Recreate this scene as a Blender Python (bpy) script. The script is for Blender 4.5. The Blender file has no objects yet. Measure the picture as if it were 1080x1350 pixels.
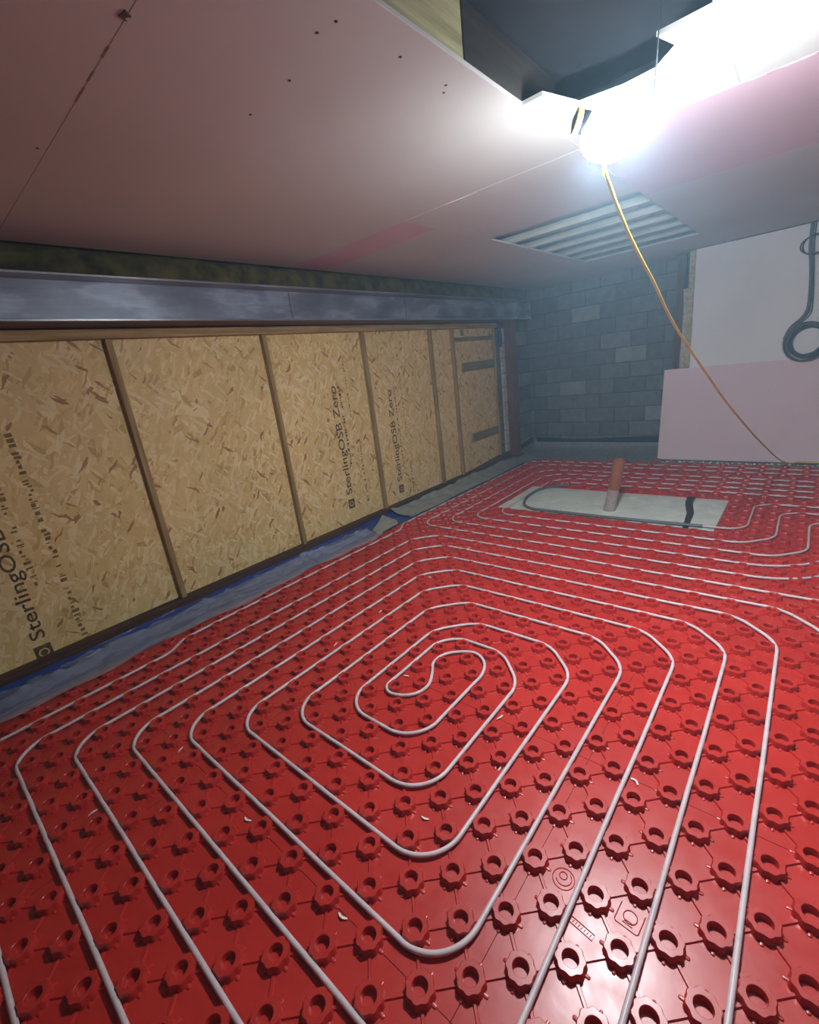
import bpy, math, random
from mathutils import Vector, Matrix

random.seed(7)
scn = bpy.context.scene
C = scn.collection

# ------------------------------------------------------------------ camera
H = 1.63                                        # camera height, metres
cam_d = bpy.data.cameras.new('camera')
cam_d.sensor_fit = 'HORIZONTAL'
cam_d.sensor_width = 36.0
cam_d.lens = 36.0 * 597.64 / 1080.0
cam_d.clip_start = 0.02
cam = bpy.data.objects.new('camera', cam_d)
C.objects.link(cam)
_r = Vector((0.75824, 0.64093, -0.11953)); _u = Vector((-0.10563, 0.30168, 0.94754)); _f = Vector((-0.64337, 0.70583, -0.29645))
cam.matrix_world = Matrix(((_r.x, _u.x, -_f.x, 0.0), (_r.y, _u.y, -_f.y, 0.0), (_r.z, _u.z, -_f.z, H), (0, 0, 0, 1)))
scn.camera = cam

# ------------------------------------------------------------------ world, exposure, light level
w = bpy.data.worlds.new('world'); scn.world = w
w.use_nodes = True
w.node_tree.nodes['Background'].inputs[0].default_value = (0.5, 0.6, 0.75, 1)
w.node_tree.nodes['Background'].inputs[1].default_value = 0.02
_v = w.node_tree.nodes.new('ShaderNodeVolumeScatter')                       # thin even bluish haze, added for the glow round the lamp
_v.inputs['Density'].default_value = 0.021; _v.inputs['Anisotropy'].default_value = 0.3; _v.inputs['Color'].default_value = (0.50, 0.78, 1.0, 1)
w.node_tree.links.new(_v.outputs[0], w.node_tree.nodes['World Output'].inputs['Volume'])
scn.view_settings.view_transform = 'Standard'
scn.view_settings.look = 'None'
scn.view_settings.gamma = 1.0
scn.view_settings.use_curve_mapping = False
scn.view_settings.exposure = 0.45
scn.cycles.max_bounces = 6
scn.cycles.use_adaptive_sampling = True
scn.cycles.adaptive_threshold = 0.06
scn.cycles.adaptive_min_samples = 14
scn.cycles.diffuse_bounces = 4
scn.cycles.glossy_bounces = 4
scn.cycles.transparent_max_bounces = 6
LAMP_STRENGTH = 540.0                           # emission of the site lamp's lens, which faces down
DIFFUSER_STRENGTH = 26.0                        # emission of its frosted upper half
LAMP_COLOUR = (0.86, 0.94, 1.0)
LAMP_POS = Vector((-0.625, 2.02, 2.36))

# ------------------------------------------------------------------ helpers
def lin(r, g, b):
    f = lambda c: (c / 255.0) / 12.92 if c <= 10 else (((c / 255.0) + 0.055) / 1.055) ** 2.4
    return (f(r), f(g), f(b), 1.0)

class MB:
    """collects faces, then links them as one mesh object"""
    def __init__(s): s.v = []; s.f = []
    def add(s, vs, fs):
        o = len(s.v); s.v += [tuple(p) for p in vs]; s.f += [tuple(i + o for i in f) for f in fs]; return s
    def box(s, x0, x1, y0, y1, z0, z1):
        return s.add([(x0, y0, z0), (x1, y0, z0), (x1, y1, z0), (x0, y1, z0), (x0, y0, z1), (x1, y0, z1), (x1, y1, z1), (x0, y1, z1)],
                     [(0, 3, 2, 1), (4, 5, 6, 7), (0, 1, 5, 4), (1, 2, 6, 5), (2, 3, 7, 6), (3, 0, 4, 7)])
    def cbox(s, x0, x1, y0, y1, z0, z1, c=0.004):
        """box with chamfered edges"""
        vs = []; idx = {}
        lo = (x0, y0, z0); hi = (x1, y1, z1)
        for ix in (0, 1):
            for iy in (0, 1):
                for iz in (0, 1):
                    corner = [(lo, hi)[b][k] for k, b in enumerate((ix, iy, iz))]
                    for ax in range(3):
                        p = list(corner)
                        for k in range(3):
                            if k != ax:
                                p[k] += c if (ix, iy, iz)[k] == 0 else -c
                        idx[(ix, iy, iz, ax)] = len(vs); vs.append(p)
        fs = []
        for ax in range(3):
            a, b = [k for k in range(3) if k != ax]
            for side in (0, 1):
                q = []
                for (ba, bb) in ((0, 0), (1, 0), (1, 1), (0, 1)):
                    key = [0, 0, 0]; key[ax] = side; key[a] = ba; key[b] = bb
                    q.append(idx[(*key, ax)])
                flip = (ax == 1) == (side == 1)
                fs.append(tuple(reversed(q)) if flip else tuple(q))
            for ba in (0, 1):
                for bb in (0, 1):
                    k0 = [0, 0, 0]; k0[ax] = 0; k0[a] = ba; k0[b] = bb
                    k1 = list(k0); k1[ax] = 1
                    q = (idx[(*k0, a)], idx[(*k1, a)], idx[(*k1, b)], idx[(*k0, b)])
                    fs.append(q)
        for ix in (0, 1):
            for iy in (0, 1):
                for iz in (0, 1):
                    fs.append((idx[(ix, iy, iz, 0)], idx[(ix, iy, iz, 1)], idx[(ix, iy, iz, 2)]))
        return s.add(vs, fs)
    def tube(s, pts, r, n=8, closed=False, caps=True):
        pts = [Vector(p) for p in pts]; m = len(pts); rr = r if isinstance(r, (list, tuple)) else [r] * m
        prev = None; rings = []
        for i in range(m):
            if closed: t = pts[(i + 1) % m] - pts[i - 1]
            else: t = pts[min(i + 1, m - 1)] - pts[max(i - 1, 0)]
            t.normalize()
            if prev is None:
                ref = Vector((0, 0, 1)) if abs(t.z) < 0.9 else Vector((1, 0, 0))
                nrm = (ref - t * ref.dot(t)).normalized()
            else:
                nrm = prev - t * prev.dot(t)
                nrm = nrm.normalized() if nrm.length > 1e-6 else prev
            prev = nrm; bi = t.cross(nrm)
            rings.append([pts[i] + (nrm * math.cos(2 * math.pi * k / n) + bi * math.sin(2 * math.pi * k / n)) * rr[i] for k in range(n)])
        vs = [p for ring in rings for p in ring]; fs = []
        for i in range(m if closed else m - 1):
            j = (i + 1) % m
            for k in range(n):
                fs.append((i * n + k, i * n + (k + 1) % n, j * n + (k + 1) % n, j * n + k))
        if caps and not closed:
            fs.append(tuple(range(n - 1, -1, -1))); fs.append(tuple((m - 1) * n + k for k in range(n)))
        return s.add(vs, fs)
    def lathe(s, prof, origin, axis, n=24, cap=True):
        """profile of (radius, height) turned about axis"""
        axis = Vector(axis).normalized(); ref = Vector((0, 0, 1)) if abs(axis.z) < 0.9 else Vector((1, 0, 0))
        a = (ref - axis * ref.dot(axis)).normalized(); b = axis.cross(a); o = Vector(origin)
        vs = []; fs = []
        for (r, h) in prof:
            for k in range(n):
                t = 2 * math.pi * k / n
                vs.append(o + axis * h + (a * math.cos(t) + b * math.sin(t)) * r)
        for i in range(len(prof) - 1):
            for k in range(n):
                fs.append((i * n + k, i * n + (k + 1) % n, (i + 1) * n + (k + 1) % n, (i + 1) * n + k))
        if cap:
            fs.append(tuple(range(n - 1, -1, -1))); fs.append(tuple((len(prof) - 1) * n + k for k in range(n)))
        return s.add(vs, fs)
    def prism(s, poly, z0, z1):
        n = len(poly)
        return s.add([(x, y, z0) for x, y in poly] + [(x, y, z1) for x, y in poly],
                     [tuple(range(n - 1, -1, -1)), tuple(range(n, 2 * n))] + [(i, (i + 1) % n, n + (i + 1) % n, n + i) for i in range(n)])
    def mesh(s, name, mat=None, origin=(0, 0, 0), smooth=None):
        me = bpy.data.meshes.new(name); o = Vector(origin)
        me.from_pydata([(p[0] - o.x, p[1] - o.y, p[2] - o.z) for p in s.v], [], s.f)
        me.update()
        if mat: me.materials.append(mat)
        if smooth is not None:
            for p in me.polygons: p.use_smooth = True
            me.set_sharp_from_angle(angle=math.radians(smooth))
        return me

def link(name, me, parent=None, loc=(0, 0, 0)):
    o = bpy.data.objects.new(name, me); C.objects.link(o)
    o.location = loc
    if parent is not None: o.parent = parent
    return o

def wloc(o):
    p = Vector((0, 0, 0))
    while o is not None:
        p += Vector(o.location); o = o.parent
    return p

def part(name, mb, mat, parent, smooth=None, label=None, kind=None):
    """mesh given in world coordinates, origin at its parent's"""
    base = wloc(parent)
    o = link(name, mb.mesh(name, mat, base, smooth), parent)
    if label: o['label'] = label
    if kind: o['kind'] = kind
    return o

def tag(o, label, cat, group=None, kind=None):
    o['label'] = label; o['category'] = cat
    if group: o['group'] = group
    if kind: o['kind'] = kind
    return o

def thing(name, label, cat, loc=(0, 0, 0), group=None, kind=None):
    return tag(link(name, None, None, loc), label, cat, group, kind)

def solo(name, mb, mat, label, cat, loc=None, smooth=None, group=None, kind=None):
    """a thing that is one mesh"""
    if loc is None:
        xs, ys, zs = zip(*mb.v); loc = ((min(xs) + max(xs)) / 2, (min(ys) + max(ys)) / 2, min(zs))
    return tag(link(name, mb.mesh(name, mat, loc, smooth), None, loc), label, cat, group, kind)

# ------------------------------------------------------------------ materials
def new_mat(name):
    m = bpy.data.materials.new(name); m.use_nodes = True
    nt = m.node_tree; b = nt.nodes['Principled BSDF']
    return m, nt, b

def N(nt, kind, **kw):
    n = nt.nodes.new(kind)
    for k, v in kw.items(): setattr(n, k, v)
    return n

def ramp(nt, stops, fac):
    r = N(nt, 'ShaderNodeValToRGB'); cr = r.color_ramp
    while len(cr.elements) < len(stops): cr.elements.new(0.5)
    for e, (p, c) in zip(cr.elements, stops): e.position = p; e.color = c
    nt.links.new(fac, r.inputs[0]); return r.outputs[0]

def mixc(nt, a, b, fac, mode='MIX'):
    m = N(nt, 'ShaderNodeMix'); m.data_type = 'RGBA'; m.blend_type = mode
    for sock, v in ((m.inputs[0], fac), (m.inputs[6], a), (m.inputs[7], b)):
        if hasattr(v, 'is_linked'): nt.links.new(v, sock)
        else: sock.default_value = v
    return m.outputs[2]

def pos(nt, scale=(1, 1, 1), rot=(0, 0, 0), loc=(0, 0, 0)):
    g = N(nt, 'ShaderNodeNewGeometry'); mp = N(nt, 'ShaderNodeMapping')
    mp.inputs['Scale'].default_value = scale; mp.inputs['Rotation'].default_value = rot; mp.inputs['Location'].default_value = loc
    nt.links.new(g.outputs['Position'], mp.inputs['Vector']); return mp.outputs[0]

def noise(nt, vec, scale, detail=4, rough=0.55):
    n = N(nt, 'ShaderNodeTexNoise'); n.inputs['Scale'].default_value = scale; n.inputs['Detail'].default_value = detail; n.inputs['Roughness'].default_value = rough
    nt.links.new(vec, n.inputs['Vector']); return n.outputs[0]

def bump(nt, b, h, strength=0.2, dist=0.01):
    n = N(nt, 'ShaderNodeBump'); n.inputs['Strength'].default_value = strength; n.inputs['Distance'].default_value = dist
    nt.links.new(h, n.inputs['Height']); nt.links.new(n.outputs[0], b.inputs['Normal'])

def plain(name, rgb, rough=0.6, metal=0.0, var=0.12, scale=8.0, stretch=(1, 1, 1), bmp=0.0, spec=0.5, var_rgb=None):
    m, nt, b = new_mat(name)
    v = pos(nt, stretch); n = noise(nt, v, scale)
    c = lin(*rgb)
    d = lin(*var_rgb) if var_rgb else tuple([x * (1 - 2 * var) for x in c[:3]] + [1])
    l = tuple([min(1, x * (1 + 2 * var)) for x in c[:3]] + [1]) if not var_rgb else c
    nt.links.new(ramp(nt, [(0.3, d), (0.7, l)], n), b.inputs['Base Color'])
    b.inputs['Roughness'].default_value = rough; b.inputs['Metallic'].default_value = metal
    b.inputs['Specular IOR Level'].default_value = spec
    if bmp: bump(nt, b, n, bmp)
    return m

def osb_material():
    m, nt, b = new_mat('osb')
    base = None; hsum = None
    shades = [lin(202, 168, 102), lin(226, 197, 130), lin(234, 207, 144), lin(245, 227, 176)]
    spec = [(0.3, 7, 26), (1.45, 8, 30), (-0.55, 8, 34), (0.95, 9, 40), (-1.1, 10, 44), (2.2, 11, 52), (0.7, 10, 56)]
    for k, (a, sl, sw) in enumerate(spec):
        wob = N(nt, 'ShaderNodeTexNoise'); wob.inputs['Scale'].default_value = 6 + k; nt.links.new(pos(nt), wob.inputs['Vector'])
        add = N(nt, 'ShaderNodeVectorMath', operation='MULTIPLY_ADD')
        nt.links.new(wob.outputs[1], add.inputs[0]); add.inputs[1].default_value = (0.02, 0.05, 0.05)
        nt.links.new(pos(nt), add.inputs[2])
        mp = N(nt, 'ShaderNodeMapping'); mp.vector_type = 'POINT'
        rotn = N(nt, 'ShaderNodeVectorRotate', rotation_type='X_AXIS'); rotn.inputs['Angle'].default_value = a
        nt.links.new(add.outputs[0], rotn.inputs['Vector'])
        mp.inputs['Scale'].default_value = (0.0, sl, sw); mp.inputs['Location'].default_value = (k * 3.1, k * 1.7, k * 0.3)
        nt.links.new(rotn.outputs[0], mp.inputs['Vector'])
        v = N(nt, 'ShaderNodeTexVoronoi'); v.inputs['Scale'].default_value = 1.0; v.inputs['Randomness'].default_value = 1.0
        nt.links.new(mp.outputs[0], v.inputs['Vector'])
        sep = N(nt, 'ShaderNodeSeparateColor'); nt.links.new(v.outputs['Color'], sep.inputs[0])
        col = ramp(nt, [(0.0, shades[0]), (0.12, shades[1]), (0.6, shades[2]), (1.0, shades[3])], sep.outputs[0])
        if k >= 5:
            col = ramp(nt, [(0.0, lin(172, 122, 74)), (0.3, lin(184, 138, 88)), (0.34, lin(236, 216, 168)), (1.0, lin(242, 226, 184))], sep.outputs[0])
        if base is None: base = col; hsum = sep.outputs[1]
        else:
            mask = N(nt, 'ShaderNodeMath', operation='GREATER_THAN'); nt.links.new(sep.outputs[2], mask.inputs[0]); mask.inputs[1].default_value = 0.62 if k < 5 else 0.955
            base = mixc(nt, base, col, mask.outputs[0])
            mm = N(nt, 'ShaderNodeMix'); nt.links.new(mask.outputs[0], mm.inputs[0]); nt.links.new(hsum, mm.inputs[2]); nt.links.new(sep.outputs[1], mm.inputs[3]); hsum = mm.outputs[0]
    grain = noise(nt, pos(nt, (20, 120, 60)), 3.0, 3)
    base = mixc(nt, base, ramp(nt, [(0.3, (0.72, 0.7, 0.66, 1)), (0.7, (1, 1, 1, 1))], grain), 0.5, 'MULTIPLY')
    soft = noise(nt, pos(nt), 1.3, 2)
    base = mixc(nt, base, ramp(nt, [(0.35, (0.86, 0.86, 0.82, 1)), (0.65, (1, 0.98, 0.95, 1))], soft), 0.7, 'MULTIPLY')
    nt.links.new(base, b.inputs['Base Color']); b.inputs['Roughness'].default_value = 0.62
    bump(nt, b, hsum, 0.15, 0.004)
    return m

def block_material():
    m, nt, b = new_mat('concrete_block')
    oi = N(nt, 'ShaderNodeObjectInfo')
    n1 = noise(nt, pos(nt), 9, 5); n2 = noise(nt, pos(nt), 90, 3, 0.7)
    c = ramp(nt, [(0.0, lin(112, 114, 116)), (0.55, lin(124, 128, 130)), (0.9, lin(134, 138, 138)), (1.0, lin(160, 164, 162))], oi.outputs['Random'])
    c = mixc(nt, c, ramp(nt, [(0.3, (0.62, 0.62, 0.64, 1)), (0.7, (1, 1, 1, 1))], n1), 0.7, 'MULTIPLY')
    c = mixc(nt, c, ramp(nt, [(0.35, (0.55, 0.55, 0.55, 1)), (0.6, (1, 1, 1, 1))], n2), 0.35, 'MULTIPLY')
    nt.links.new(c, b.inputs['Base Color']); b.inputs['Roughness'].default_value = 0.95
    bump(nt, b, n2, 0.5, 0.006); return m

def timber_material(name, rgb, dark, stretch=(40, 2, 40), scale=1.0):
    m, nt, b = new_mat(name)
    n = noise(nt, pos(nt, stretch), scale, 5, 0.6); k = noise(nt, pos(nt), 5, 2)
    c = ramp(nt, [(0.3, lin(*dark)), (0.65, lin(*rgb))], n)
    c = mixc(nt, c, ramp(nt, [(0.3, (0.75, 0.74, 0.7, 1)), (0.6, (1, 1, 1, 1))], k), 0.6, 'MULTIPLY')
    nt.links.new(c, b.inputs['Base Color']); b.inputs['Roughness'].default_value = 0.75
    bump(nt, b, n, 0.15, 0.003); return m

def steel_material():
    m, nt, b = new_mat('beam_steel')
    n1 = noise(nt, pos(nt, (1, 0.8, 2.2)), 3.0, 4, 0.5); n2 = noise(nt, pos(nt, (1, 0.5, 6)), 14, 3)
    c = ramp(nt, [(0.3, lin(112, 118, 132)), (0.5, lin(128, 137, 154)), (0.62, lin(160, 172, 190)), (0.75, lin(136, 146, 162))], n1)
    c = mixc(nt, c, ramp(nt, [(0.3, (0.7, 0.7, 0.72, 1)), (0.7, (1, 1, 1, 1))], n2), 0.5, 'MULTIPLY')
    nt.links.new(c, b.inputs['Base Color']); b.inputs['Roughness'].default_value = 0.42; b.inputs['Metallic'].default_value = 0.25
    return m

def board_material(name, rgb):
    m, nt, b = new_mat(name)
    n1 = noise(nt, pos(nt), 1.1, 3); n2 = noise(nt, pos(nt), 160, 2)
    c = mixc(nt, lin(*rgb), ramp(nt, [(0.3, (0.9, 0.89, 0.88, 1)), (0.7, (1, 1, 1, 1))], n1), 0.8, 'MULTIPLY')
    nt.links.new(c, b.inputs['Base Color']); b.inputs['Roughness'].default_value = 0.8
    b.inputs['Specular IOR Level'].default_value = 0.25
    bump(nt, b, n2, 0.05, 0.001); return m

def red_material():
    m, nt, b = new_mat('red_plastic')
    n1 = noise(nt, pos(nt), 2.0, 3); n2 = noise(nt, pos(nt), 14, 3)
    c = ramp(nt, [(0.3, lin(172, 38, 31)), (0.7, lin(188, 46, 37))], n1)
    nt.links.new(c, b.inputs['Base Color'])
    nt.links.new(ramp(nt, [(0.3, (0.29, 0.29, 0.29, 1)), (0.7, (0.38, 0.38, 0.38, 1))], n2), b.inputs['Roughness'])
    b.inputs['Specular IOR Level'].default_value = 0.6
    bump(nt, b, n2, 0.06, 0.01); return m

def sheet_material(name, rgb, alpha, rough=0.25):
    m, nt, b = new_mat(name)
    n1 = noise(nt, pos(nt, (6, 2, 6)), 4, 4)
    c = ramp(nt, [(0.3, tuple([x * 0.65 for x in lin(*rgb)[:3]] + [1])), (0.7, lin(*rgb))], n1)
    nt.links.new(c, b.inputs['Base Color']); b.inputs['Roughness'].default_value = rough
    b.inputs['Alpha'].default_value = alpha
    bump(nt, b, n1, 0.5, 0.02); return m

M = {}
M['red'] = red_material()
M['pipe'] = plain('heating_pipe_plastic', (205, 190, 192), 0.38, var=0.05, scale=20)
M['osb'] = osb_material()
M['block'] = block_material()
M['mortar'] = plain('mortar', (72, 74, 76), 0.95, var=0.2, scale=30, bmp=0.3)
M['stud'] = timber_material('stud_timber', (176, 150, 98), (128, 104, 62), (40, 40, 2))
M['plate'] = timber_material('plate_timber', (186, 158, 104), (136, 110, 66))
M['joist'] = timber_material('joist_timber', (206, 200, 158), (156, 146, 104))
M['joist_x'] = timber_material('joist_timber_across', (186, 190, 180), (140, 146, 138), (2, 40, 40))
M['brown_timber'] = timber_material('brown_timber', (112, 78, 56), (70, 46, 34), (40, 40, 2))
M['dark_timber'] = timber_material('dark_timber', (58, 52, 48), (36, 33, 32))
M['sole'] = timber_material('sole_timber', (92, 58, 36), (48, 30, 22))
M['nog'] = timber_material('noggin_timber', (150, 138, 100), (112, 102, 72))
M['steel'] = steel_material()
M['rust'] = plain('red_oxide_steel', (92, 58, 50), 0.6, var=0.2, scale=6, bmp=0.05)
M['post'] = plain('red_oxide_post', (126, 74, 62), 0.55, var=0.15, scale=6, bmp=0.05)
M['flange'] = plain('flange_steel', (150, 152, 158), 0.3, metal=0.5, var=0.2, scale=5, stretch=(1, .4, 1))
M['ceil'] = board_material('ceiling_board_face', (198, 197, 194))
M['ceil_pink'] = board_material('ceiling_board_pink', (208, 176, 188))
M['pinkboard'] = board_material('pink_board', (240, 220, 230))
M['white'] = board_material('white_board', (240, 246, 250))
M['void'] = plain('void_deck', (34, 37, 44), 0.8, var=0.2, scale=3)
M['deck'] = plain('deck_sheet', (168, 186, 190), 0.5, var=0.1, scale=3, stretch=(1, 6, 1))
M['wool'] = plain('mineral_wool', (110, 100, 60), 0.95, scale=9, bmp=0.8, var_rgb=(48, 48, 38))
M['concrete'] = plain('concrete_slab', (126, 128, 122), 0.9, var=0.15, scale=5, bmp=0.2)
M['screed'] = plain('grey_membrane', (222, 232, 222), 0.45, scale=7, var_rgb=(196, 206, 198), bmp=0.12)
M['poly'] = sheet_material('clear_polythene', (196, 210, 232), 0.42, 0.12)
M['polygrey'] = sheet_material('grey_polythene', (160, 168, 164), 1.0, 0.35)
M['blue'] = sheet_material('blue_polythene', (46, 72, 150), 1.0, 0.3)
M['dpm'] = plain('black_membrane', (26, 28, 34), 0.45, var=0.2)
M['drain'] = plain('brown_drain_plastic', (138, 80, 46), 0.4, var=0.08, scale=6)
M['drain_in'] = plain('drain_inside', (70, 40, 24), 0.6)
M['film'] = sheet_material('dusty_film', (206, 196, 190), 0.6, 0.35)
M['conduit'] = plain('grey_conduit', (92, 98, 100), 0.5, var=0.1)
M['black'] = plain('black_plastic', (30, 31, 34), 0.5, var=0.1)
M['cable_y'] = plain('yellow_cable', (228, 214, 40), 0.45, var=0.06)
M['cable_g'] = plain('grey_cable', (92, 96, 102), 0.45, var=0.1)
M['cable_d'] = plain('dark_cable', (40, 42, 46), 0.4, var=0.1)
M['ink'] = plain('stamped_ink', (58, 45, 28), 0.85, scale=45, var_rgb=(120, 98, 62))
M['ink_faint'] = plain('faded_ink', (150, 124, 80), 0.85, scale=45, var_rgb=(110, 90, 56))
M['shaving'] = plain('white_plastic', (232, 226, 218), 0.5, var=0.03)
M['screw'] = plain('screw_steel', (40, 38, 38), 0.5, metal=0.6)
M['zinc'] = plain('zinc_bolt', (200, 206, 212), 0.25, metal=0.9, var=0.05)
M['insul'] = plain('pale_fibre', (196, 188, 176), 0.95, var=0.15, scale=24, bmp=0.6)
M['holder'] = plain('lamp_holder', (36, 40, 48), 0.45)
M['amber'] = plain('amber_band', (232, 214, 150), 0.5, var=0.03)

def glow_material(name, strength):
    m, nt, b = new_mat(name)
    b.inputs['Base Color'].default_value = (0.9, 0.95, 1, 1)
    b.inputs['Emission Color'].default_value = (*LAMP_COLOUR, 1); b.inputs['Emission Strength'].default_value = strength
    return m
M['glow'] = glow_material('lamp_lens', LAMP_STRENGTH)
M['glow_soft'] = glow_material('lamp_diffuser', DIFFUSER_STRENGTH)

# ------------------------------------------------------------------ setting: floor
XL, YB, CZ = -3.77, 7.75, 2.63
S = 'structure'
floor = solo('floor', MB().box(-4.2, 2.6, -1.9, 8.0, -0.12, -0.008), M['concrete'], 'floor covered with red nubbed plastic heating panels', 'floor', (0, 0, -0.12), kind=S)

# ------------------------------------------------------------------ wall_left: timber frame with boards behind the studs
wl = thing('wall_left', 'timber framed wall lined with strand board under the steel beam', 'wall', (XL, 3.2, 0), kind=S)
sheet_y = [-1.9, 0.02, 1.235, 2.465, 3.70, 4.915, 6.50]
sheet_lab = [None, 'strand board at the left picture edge with stamped lettering', 'strand board without any stamp between the first two studs', 'strand board with the darkest stamped lettering',
             'strand board with paler stamped lettering next to the narrow bay', 'last strand board with three short noggins']
sheets = []
for i in range(6):
    y0, y1 = sheet_y[i] + 0.002, sheet_y[i + 1] - 0.002
    o = part('osb_sheet', MB().cbox(XL - 0.018, XL, y0, y1, 0.0, 2.12, 0.002), M['osb'], wl)
    if sheet_lab[i]: o['label'] = sheet_lab[i]
    sheets.append(o)
for y in (-1.2, -0.01, 1.235, 2.475, 3.70, 4.90, 5.385):
    part('stud', MB().cbox(XL, XL + 0.05, y - 0.021, y + 0.021, 0.05, 2.085, 0.003), M['stud'], wl)
part('stud', MB().cbox(XL, XL + 0.04, 6.475, 6.515, 0.10, 2.12, 0.003), M['stud'], wl)
part('top_plate', MB().cbox(XL, XL + 0.055, -1.9, 6.55, 2.086, 2.15, 0.003), M['plate'], wl)
part('sole_plate', MB().cbox(XL - 0.015, XL + 0.075, -1.9, 6.75, -0.008, 0.085, 0.004), M['sole'], wl)
part('base_rail', MB().add([(XL + 0.001, 5.2, 0.055), (XL + 0.078, 5.2, 0.05), (XL + 0.078, 6.755, 0.05), (XL + 0.001, 6.755, 0.05),
                            (XL + 0.001, 5.2, 0.056), (XL + 0.04, 5.2, 0.056), (XL + 0.05, 6.755, 0.16), (XL + 0.001, 6.755, 0.16)],
                           [(0, 3, 2, 1), (4, 5, 6, 7), (0, 1, 5, 4), (1, 2, 6, 5), (2, 3, 7, 6), (3, 0, 4, 7)]), M['rust'], wl)
for (y0, y1, z0, z1) in ((5.43, 6.46, 1.925, 1.975), (5.60, 6.46, 1.52, 1.635), (5.72, 6.46, 0.50, 0.615)):
    part('noggin', MB().cbox(XL, XL + 0.03, y0, y1, z0, z1, 0.003), M['nog'], wl)
part('packer', MB().cbox(XL, XL + 0.02, 5.62, 5.68, 2.0, 2.075, 0.003), M['nog'], wl)

# stamped lettering on the boards: reads upwards
def text_mesh(txt):
    cu = bpy.data.curves.new('t', 'FONT'); cu.body = txt; cu.resolution_u = 3; cu.offset = 0.010
    o = bpy.data.objects.new('t', cu); C.objects.link(o)
    dg = bpy.context.evaluated_depsgraph_get()
    me = bpy.data.meshes.new_from_object(o.evaluated_get(dg))
    vs = [tuple(v.co) for v in me.vertices]; fs = [tuple(p.vertices) for p in me.polygons]
    bpy.data.objects.remove(o); bpy.data.curves.remove(cu); bpy.data.meshes.remove(me)
    return vs, fs
def stamp(sheet, txt, y, z0, z1, h, mat):
    vs, fs = text_mesh(txt)
    x0 = min(v[0] for v in vs); x1 = max(v[0] for v in vs); hh = max(v[1] for v in vs)
    sx = (z1 - z0) / (x1 - x0); sy = h / hh
    mb = MB().add([(XL + 0.0012, y - v[1] * sy, z0 + (v[0] - x0) * sx) for v in vs], fs)
    part('stamped_lettering', mb, M[mat], sheet)
def faded(sheet, y, z0, z1, h, mat, seed):
    rnd = random.Random(seed); mb = MB(); z = z0
    while z < z1:
        l = rnd.uniform(0.006, 0.03); t = h * rnd.uniform(0.35, 1.0); o = rnd.uniform(0, h - t)
        if rnd.random() < 0.82:
            mb.add([(XL + 0.0012, y - o, z), (XL + 0.0012, y - o, z + l), (XL + 0.0012, y - o - t, z + l * rnd.uniform(.7, 1)), (XL + 0.0012, y - o - t, z)], [(0, 1, 2, 3)])
        z += l + rnd.uniform(0.004, 0.02)
    part('faded_print', mb, M[mat], sheet)
def emblem(sheet, y, z, a, mat):
    mb = MB(); n = 24; k = 0.0012                     # a square block with a ring knocked out of it
    sq = []
    for i in range(n):
        t = 2 * math.pi * i / n; c, s_ = math.cos(t), math.sin(t); q = a / max(abs(c), abs(s_)); sq.append((q * c, q * s_ * 1.15))
    ring = [(a * 0.62 * math.cos(2 * math.pi * i / n), a * 0.62 * math.sin(2 * math.pi * i / n)) for i in range(n)]
    ring2 = [(p[0] * 0.72, p[1] * 0.72) for p in ring]
    P = lambda L: [(XL + k, y - a + p[0], z + a + p[1]) for p in L]
    mb.add(P(sq) + P(ring), [(i, (i + 1) % n, n + (i + 1) % n, n + i) for i in range(n)])
    mb.add(P(ring2), [tuple(range(n))])
    part('stamped_emblem', mb, M[mat], sheet)
WORD = 'SterlingOSB Zero'
stamp(sheets[3], WORD, 3.235, 0.40, 1.57, 0.085, 'ink'); emblem(sheets[3], 3.245, 0.245, 0.045, 'ink')
faded(sheets[3], 3.30, 0.70, 1.57, 0.035, 'ink', 1); faded(sheets[3], 3.47, 0.25, 0.95, 0.03, 'ink_faint', 2); faded(sheets[3], 3.40, 1.25, 1.9, 0.02, 'ink_faint', 21)
stamp(sheets[4], WORD, 4.075, 0.33, 1.44, 0.082, 'ink'); emblem(sheets[4], 4.085, 0.19, 0.042, 'ink')
faded(sheets[4], 4.15, 0.60, 1.44, 0.03, 'ink_faint', 3); faded(sheets[4], 4.29, 0.16, 0.53, 0.03, 'ink_faint', 4); faded(sheets[4], 4.27, 0.7, 1.9, 0.02, 'ink_faint', 22)
stamp(sheets[1], WORD, 0.335, 0.21, 1.38, 0.08, 'ink'); emblem(sheets[1], 0.345, 0.06, 0.048, 'ink')
faded(sheets[1], 0.41, 0.49, 1.38, 0.04, 'ink_faint', 5); faded(sheets[1], 0.56, 0.07, 1.56, 0.045, 'ink_faint', 6)

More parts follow.
